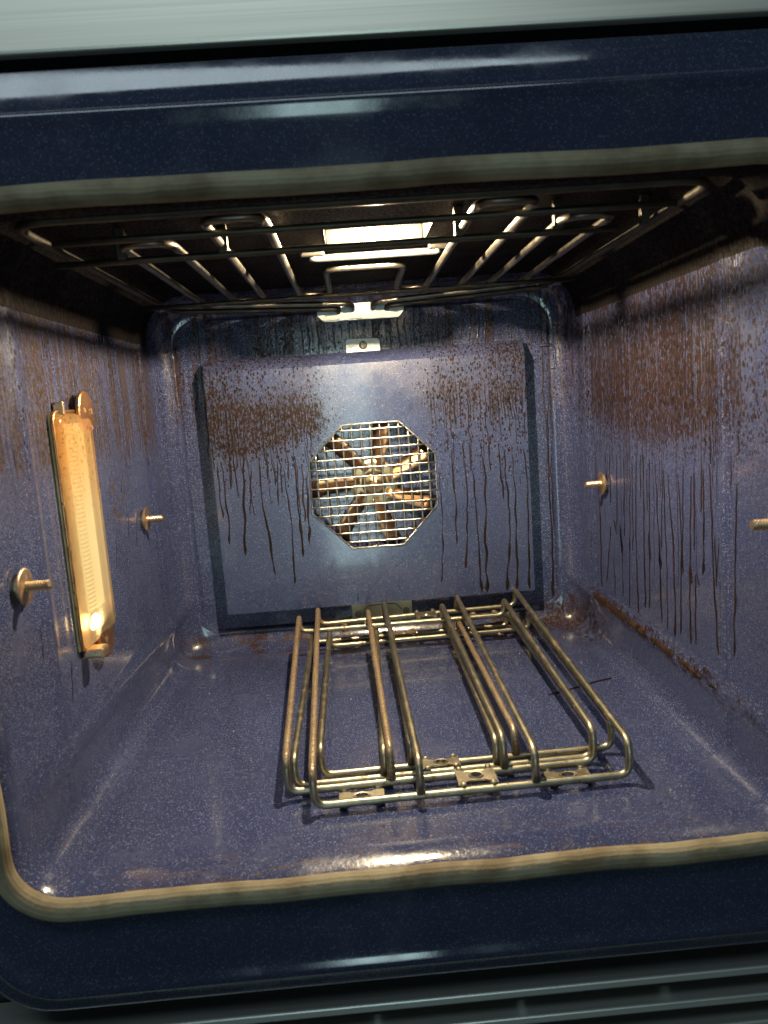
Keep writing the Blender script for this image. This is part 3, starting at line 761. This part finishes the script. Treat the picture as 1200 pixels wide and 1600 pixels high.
RW = [[[[0.459,0.2594],[0.4570,0.2159],[0.4469,0.192],[0.4502,0.0789]],1.3],[[[0.4039,0.2573],[0.4048,0.1973]],1],[[[0.3781,0.2589],[0.3838,0.1703]],1],[[[0.3543,0.252],[0.3596,0.1625]],1],[[[0.3354,0.2451],[0.3427,0.1454]],1],[[[0.3157,0.2629],[0.3213,0.1803],[0.3207,0.0788]],1.2],[[[0.2944,0.2643],[0.2981,0.1486],[0.2982,0.0906]],1.3],[[[0.2778,0.2602],[0.282,0.1759],[0.2854,0.0941]],1.1],[[[0.2618,0.2563],[0.2545,0.1548],[0.2529,0.087]],1.4],[[[0.2402,0.253],[0.2394,0.2084],[0.236,0.1536]],1.1],[[[0.2285,0.2491],[0.2247,0.2056],[0.2179,0.1624],[0.2184,0.0818]],1.3],[[[0.2057,0.2511],[0.1999,0.1901],[0.2056,0.0883]],1.1],[[[0.1944,0.2614],[0.1986,0.1518]],0.9],[[[0.1765,0.2515],[0.1824,0.1554],[0.1832,0.0855]],1.2],[[[0.1714,0.2542],[0.1712,0.1812]],1],[[[0.1537,0.2732],[0.1576,0.2199]],1],[[[0.1517,0.2603],[0.151,0.1985],[0.1554,0.1615]],1.3],[[[0.1399,0.2656],[0.1346,0.2014],[0.1333,0.1576],[0.1255,0.095]],1.3],[[[0.13,0.2022],[0.1279,0.1567]],1],[[[0.1178,0.2589],[0.1211,0.2037],[0.1279,0.1567]],1.1],[[[0.1134,0.2676],[0.115,0.1835]],1.5],[[[0.1078,0.2269],[0.1032,0.1754],[0.1132,0.1624],[0.1153,0.0963]],1.2],[[[0.0911,0.2533],[0.0941,0.1815],[0.0972,0.1024]],1.1],[[[0.0988,0.2767],[0.1001,0.2463]],1.2],[[[0.172,0.1578],[0.1716,0.0892]],1.1],[[[0.3667,0.1436],[0.3696,0.0863]],1],[[[0.3425,0.1483],[0.3492,0.0767]],1.1],[[[0.3979,0.1254],[0.3974,0.0792]],1],[[[0.4076,0.1665],[0.4149,0.1344],[0.43,0.0902]],1.4],[[[0.373,0.1691],[0.3692,0.1432]],2.6],[[[0.2827,0.1758],[0.2822,0.1491]],1.8],[[[0.4208,0.2683],[0.4168,0.2141]],1],[[[0.2851,0.2493],[0.2859,0.2019]],0.8],[[[0.3275,0.2512],[0.3323,0.1502]],0.9],[[[0.243,0.2577],[0.2501,0.166]],0.9],[[[0.137,0.2912],[0.1367,0.2658]],1.2],[[[0.1278,0.304],[0.1275,0.2749]],1],[[[0.0875,0.2931],[0.0885,0.2774]],1],[[[0.2574,0.1595],[0.2533,0.1525]],2.4],[[[0.236,0.1536],[0.2374,0.0837]],1],[[[0.3014,0.2638],[0.3059,0.2153]],0.9]]
LW = [[[[0.2935,0.2488],[0.2852,0.2314]],1],[[[0.3167,0.2312],[0.2979,0.1841]],1],[[[0.3632,0.2342],[0.353,0.2053]],0.9],[[[0.3908,0.225],[0.3808,0.1926]],0.9],[[[0.0907,0.1802],[0.0897,0.1512]],1],[[[0.087,0.3251],[0.0873,0.308]],1.2],[[[0.3507,0.2757],[0.3465,0.2613]],1.4],[[[0.144,0.1324],[0.1366,0.0969]],1.1],[[[0.2782,0.2827],[0.2716,0.2563]],1]]
for p, w in BACK: drip(p, w, lambda a, b, h: (a, YF-h, b), FC)
for p, w in BWALL: drip(p, w, lambda a, b, h: (a, D-h, b), bw)
for p, w in RW: drip(p, w*1.3, lambda a, b, h: (HW-h, a, b), wr)
for p, w in ([[(.374, .174), (.369, .140)], 4.0], [[(.284, .180), (.281, .149)], 3.2], [[(.2565, .164), (.252, .146)], 4.2], [[(.182, .168), (.180, .148)], 4.0], [[(.166, .160), (.163, .150)], 5.0], [[(.395, .178), (.386, .160)], 3.0]):
    drip(p, w, lambda a, b, h: (HW-h, a, b), wr)
def crust(y0, y1, wmax, sd):
    """baked-on crust along the ledge bead of the right wall"""
    N = max(6, int((y1-y0)/.0022)); V = []; F = []
    for i in range(N+1):
        t = i/N; y = y0+(y1-y0)*t
        env = min(1, 8*t, 8*(1-t))
        ww = wmax*(.30+1.1*abs(mnoise.noise(Vector((y*70, sd, 0))))+.9*abs(mnoise.noise(Vector((y*260, sd, 4)))))*env+.0003
        zc = .0630+mnoise.noise(Vector((y*45, sd, 9)))*.0030
        for k in range(6):
            s_ = k/5*2-1
            jag = mnoise.noise(Vector((y*300, s_*3, sd)))*.0022
            zz = zc+s_*ww+jag
            d = (zz-.061)/.011; bead = .0044*max(0, 1-d*d)
            hh = .00045*(1-s_**4)*env*(.6+.8*abs(mnoise.noise(Vector((y*180, s_*2, sd+3)))))
            V.append((HW-bead-.0002-hh, y, zz))
    for i in range(N):
        for k in range(5): F.append((i*6+k, i*6+k+1, (i+1)*6+k+1, (i+1)*6+k))
    return from_pd('grease_crust', V, F, MAT['grease_brown'], wr, smooth=True)
nt = NT('baked_crust'); P = nt.coord()
nt.bsdf(Base_Color=nt.mix(nt.smooth(nt.noise(P, 120, 4, .7), 0.35, 0.62), (0.004, 0.002, 0.0015), (0.038, 0.018, 0.008)),
        Roughness=0.55, Specular_IOR_Level=0.3, Normal=nt.bump(nt.noise(P, 400, 3), 0.6, 0.0008))
MAT['grease_brown'] = nt.m
for q in ((.415, .475, .0085, 1.3), (.350, .420, .0075, 4.1), (.285, .352, .0055, 7.7), (.215, .280, .0040, 2.2), (.150, .205, .0030, 8.4), (.105, .140, .0022, 5.9)): crust(*q)
for p, w in LW: drip(p, w*.8, lambda a, b, h: (-HW+h, a, b), wl)
# burnt trail across the floor
fl = [o for o in OV.children if o.name.startswith('cavity_floor')][0]
def trail(pts, w):
    P = fillet([(a, b, 0) for a, b in pts], .02, n=5); V = []; F = []
    Q = []
    for a, b in zip(P, P[1:]):
        m = max(1, int((b-a).length/.004))
        for k in range(m): Q.append(a.lerp(b, k/m))
    Q.append(P[-1]); N = len(Q)
    for i, q in enumerate(Q):
        T = (Q[min(N-1, i+1)]-Q[max(0, i-1)]).normalized(); nn = Vector((-T.y, T.x, 0))
        ww = w*(.7+.8*abs(mnoise.noise(q*90)))*(.3 if i in (0, N-1) else 1)
        q = q+nn*mnoise.noise(q*60)*.0015
        for dx, hh in ((-1, 0), (-.5, .0006), (.5, .0006), (1, 0)): V.append((q.x+nn.x*dx*ww, q.y+nn.y*dx*ww, .0002+hh))
    for i in range(N-1):
        for k in range(3): F.append((i*4+k, i*4+k+1, (i+1)*4+k+1, (i+1)*4+k))
    return from_pd('burnt_trail', V, F, MAT['grease'], fl, smooth=True)
trail([(.1735, .2925), (.183, .2965), (.2, .303), (.2290, .317), (.259, .328)], .0023)

# ================================================================== THE TWO RACK SUPPORTS ON THE OVEN FLOOR
WR = .0034
def plate(name, c, up, ang, parent, sx=1.0, sy=1.0, mat=None):
    """keyhole plate with four ears, dimples and a raised hole"""
    bm = bmesh.new(); n = 64; R = []
    def inside(x, y):
        if abs(x) < .0165 and abs(y) < .0072: return True
        for ex in (-.0130, .0130):
            if abs(x-ex) < .0042 and abs(y) < .0128: return True
            for ey in (-.0128, .0128):
                if (x-ex)**2+(y-ey)**2 < .0046**2: return True
        return False
    for k in range(n):
        a = 2*math.pi*k/n; r = .004
        while inside((r+.0003)*math.cos(a), (r+.0003)*math.sin(a)): r += .0003
        R.append((r*math.cos(a), r*math.sin(a)))
    t = .0016
    layers = [[(x, y, 0) for x, y in R], [(x, y, t) for x, y in R],
              [(.0068*math.cos(2*math.pi*k/n), .0060*math.sin(2*math.pi*k/n), t) for k in range(n)],
              [(.0060*math.cos(2*math.pi*k/n), .0052*math.sin(2*math.pi*k/n), t+.0012) for k in range(n)],
              [(.0048*math.cos(2*math.pi*k/n), .0040*math.sin(2*math.pi*k/n), t+.0010) for k in range(n)],
              [(.0046*math.cos(2*math.pi*k/n), .0038*math.sin(2*math.pi*k/n), 0) for k in range(n)]]
    VL = [[bm.verts.new(p) for p in L] for L in layers]
    for A_, B_ in list(zip(VL, VL[1:]))+[(VL[-1], VL[0])]:
        for k in range(n): bm.faces.new((A_[k], A_[(k+1) % n], B_[(k+1) % n], B_[k]))
    for ex in (-.0130, .0130):
        for ey in (-.0128, .0128):
            m = bmesh.ops.create_uvsphere(bm, u_segments=12, v_segments=6, radius=.0030)
            for v in m['verts']: v.co = Vector((v.co.x+ex, v.co.y+ey, v.co.z*.7+t))
    Mx = Matrix.Translation(Vector(c)) @ Matrix.Rotation(ang, 4, 'Z') @ Matrix.Rotation(up, 4, 'X') @ Matrix.Diagonal((sx, sy, 1, 1))
    bmesh.ops.transform(bm, matrix=Mx, verts=bm.verts)
    return from_bm(name, bm, mat or MAT['plate'], parent)

def make_loop(parent, name, near, far, rod_n, rod_f, zrail_n, zrail_f, rusty=()):
    """near/far: x of the four rails at both ends; rod_n = (y_left, y_right, z); rail heights at both ends"""
    ynl, ynr, zn = rod_n; yfl, yfr, zf = rod_f
    def yn(x): return ynl+(ynr-ynl)*(x-near[0])/(near[3]-near[0])
    def yf(x): return yfl+(yfr-yfl)*(x-far[0])/(far[3]-far[0])
    c = [(near[0], yn(near[0]), zn), (near[0], yn(near[0]), zrail_n), (far[0], yf(far[0]), zrail_f), (far[0], yf(far[0]), zf),
         (far[3], yf(far[3]), zf), (far[3], yf(far[3]), zrail_f), (near[3], yn(near[3]), zrail_n), (near[3], yn(near[3]), zn)]
    path = fillet(c, .011, closed=True, n=6)
    # finer steps along the straight runs so the surface noise reads evenly
    V, F, UV = tube_data(path, WR, 12, True)
    o = from_pd(name, V, F, [MAT['chrome'], MAT['rust']], parent, smooth=True)
    if 0 in rusty:
        me = o.data
        for p in me.polygons:
            if p.center.x < min(near[0], far[0])+.022 and p.center.z > min(zrail_n, zrail_f)-.006: p.material_index = 1
    for k in (1, 2):
        a, b = near[k], far[k]
        pp = [(a, yn(a), zn+WR*.8), (a, yn(a), zrail_n), (b, yf(b), zrail_f), (b, yf(b), zf+WR*.8)]
        tube('rung', fillet(pp, .011, n=6), WR, MAT['rust'] if k in rusty else MAT['chrome'], parent, 12, rfun=lambda t: 1.22 if t < .001 or t > .999 else 1.0)
    return o

R1 = thing('rack_support', (.05, .31, 0), 'wire rack support lying on top, with rust speckled left rails', 'oven rack', 'rack supports on the oven floor')
make_loop(R1, 'outer_frame', (-.0795, .0107, .1100, .1920), (-.0910, .0017, .1045, .1897), (.0805, .0868, .0082), (.5155, .5320, .0400), .0385, .0632, rusty=(0,))
make_loop(R1, 'inner_frame', (-.1040, -.0127, .0884, .1700), (-.1155, -.0217, .0793, .1647), (.1085, .1160, .0082), (.4865, .4880, .0402), .0385, .0622, rusty=(0, 1))
plate('keyhole_plate', (.0605, .0985, .0122), .05, .02, R1)
plate('keyhole_plate', (.0585, .5060, .0438), .02, .02, R1, .85, 1.2)
for x in (-.0400, .1420):
    plate('spacer_plate', (x, .0975+(x+.04)*.022, .0030), .05, .02, R1, 1.15, .92, MAT['plate'])
    plate('spacer_plate', (x, .5020+(x+.04)*.03, .0345), .0, .02, R1, 1.15, 1.1, MAT['rust'])

R2 = thing('rack_support', (.05, .32, 0), 'lower wire rack support lying underneath the rusty-railed one', 'oven rack', 'rack supports on the oven floor')
make_loop(R2, 'outer_frame', (-.0985, -.0180, .0840, .1725), (-.0995, -.0120, .0850, .1743), (.1215, .1275, .0066), (.5150, .5200, .0150), .0318, .0330)
make_loop(R2, 'inner_frame', (-.0755, .0070, .1045, .1955), (-.0765, .0060, .1020, .2005), (.1375, .1430, .0066), (.4930, .5000, .0145), .0318, .0340, rusty=(2,))
plate('keyhole_plate', (.0335, .1325, .0104), .0, .02, R2, 1, .72)
plate('keyhole_plate', (.0260, .5065, .0190), .0, .02, R2, 1, .85, MAT['rust'])
for x in (-.0560, .1440):
    plate('spacer_plate', (x, .1315+(x+.056)*.022, .0010), .0, .02, R2, 1.15, .66)
    plate('spacer_plate', (x, .5045+(x+.056)*.02, .0085), .0, .02, R2, 1.15, .85, MAT['rust'])

# loose crumbs of burnt food on the oven floor
rc = random.Random(11); V = []; F = []
spots = [(rc.uniform(-.24, .24), rc.uniform(.03, .075)) for _ in range(26)] + [(rc.uniform(-.25, -.12), rc.uniform(.08, .5)) for _ in range(14)] + [(rc.uniform(.205, .262), rc.uniform(.34, .50)) for _ in range(34)] + [(rc.uniform(-.07, .2), rc.uniform(.15, .48)) for _ in range(14)]
for cx, cy in spots:
    r = rc.choice((.0005, .0006, .0008, .0011)); n0 = len(V)
    a0 = rc.uniform(0, 6.28)
    for k in range(5):
        a = a0+6.283*k/5; q = r*rc.uniform(.6, 1.3); V.append((cx+q*math.cos(a), cy+q*math.sin(a), .0003))
    for k in range(5):
        a = a0+6.283*k/5; q = r*rc.uniform(.35, .8); V.append((cx+q*math.cos(a), cy+q*math.sin(a), .0003+r*rc.uniform(.7, 1.3)))
    for k in range(5): F.append((n0+k, n0+(k+1) % 5, n0+5+(k+1) % 5, n0+5+k))
    F.append(tuple(n0+5+k for k in range(5)))
nt = NT('crumb'); P = nt.coord()
nt.bsdf(Base_Color=nt.mix(nt.smooth(nt.noise(P, 25, 2), .42, .58), (.015, .009, .006), (.40, .32, .22)), Roughness=.8)
cr = from_pd('crumbs', V, F, nt.m)
cr['kind'] = 'stuff'; cr['label'] = 'tiny burnt crumbs scattered over the oven floor'; cr['category'] = 'crumbs'

for o in scene.objects:
    if '_loc' in o: del o['_loc']
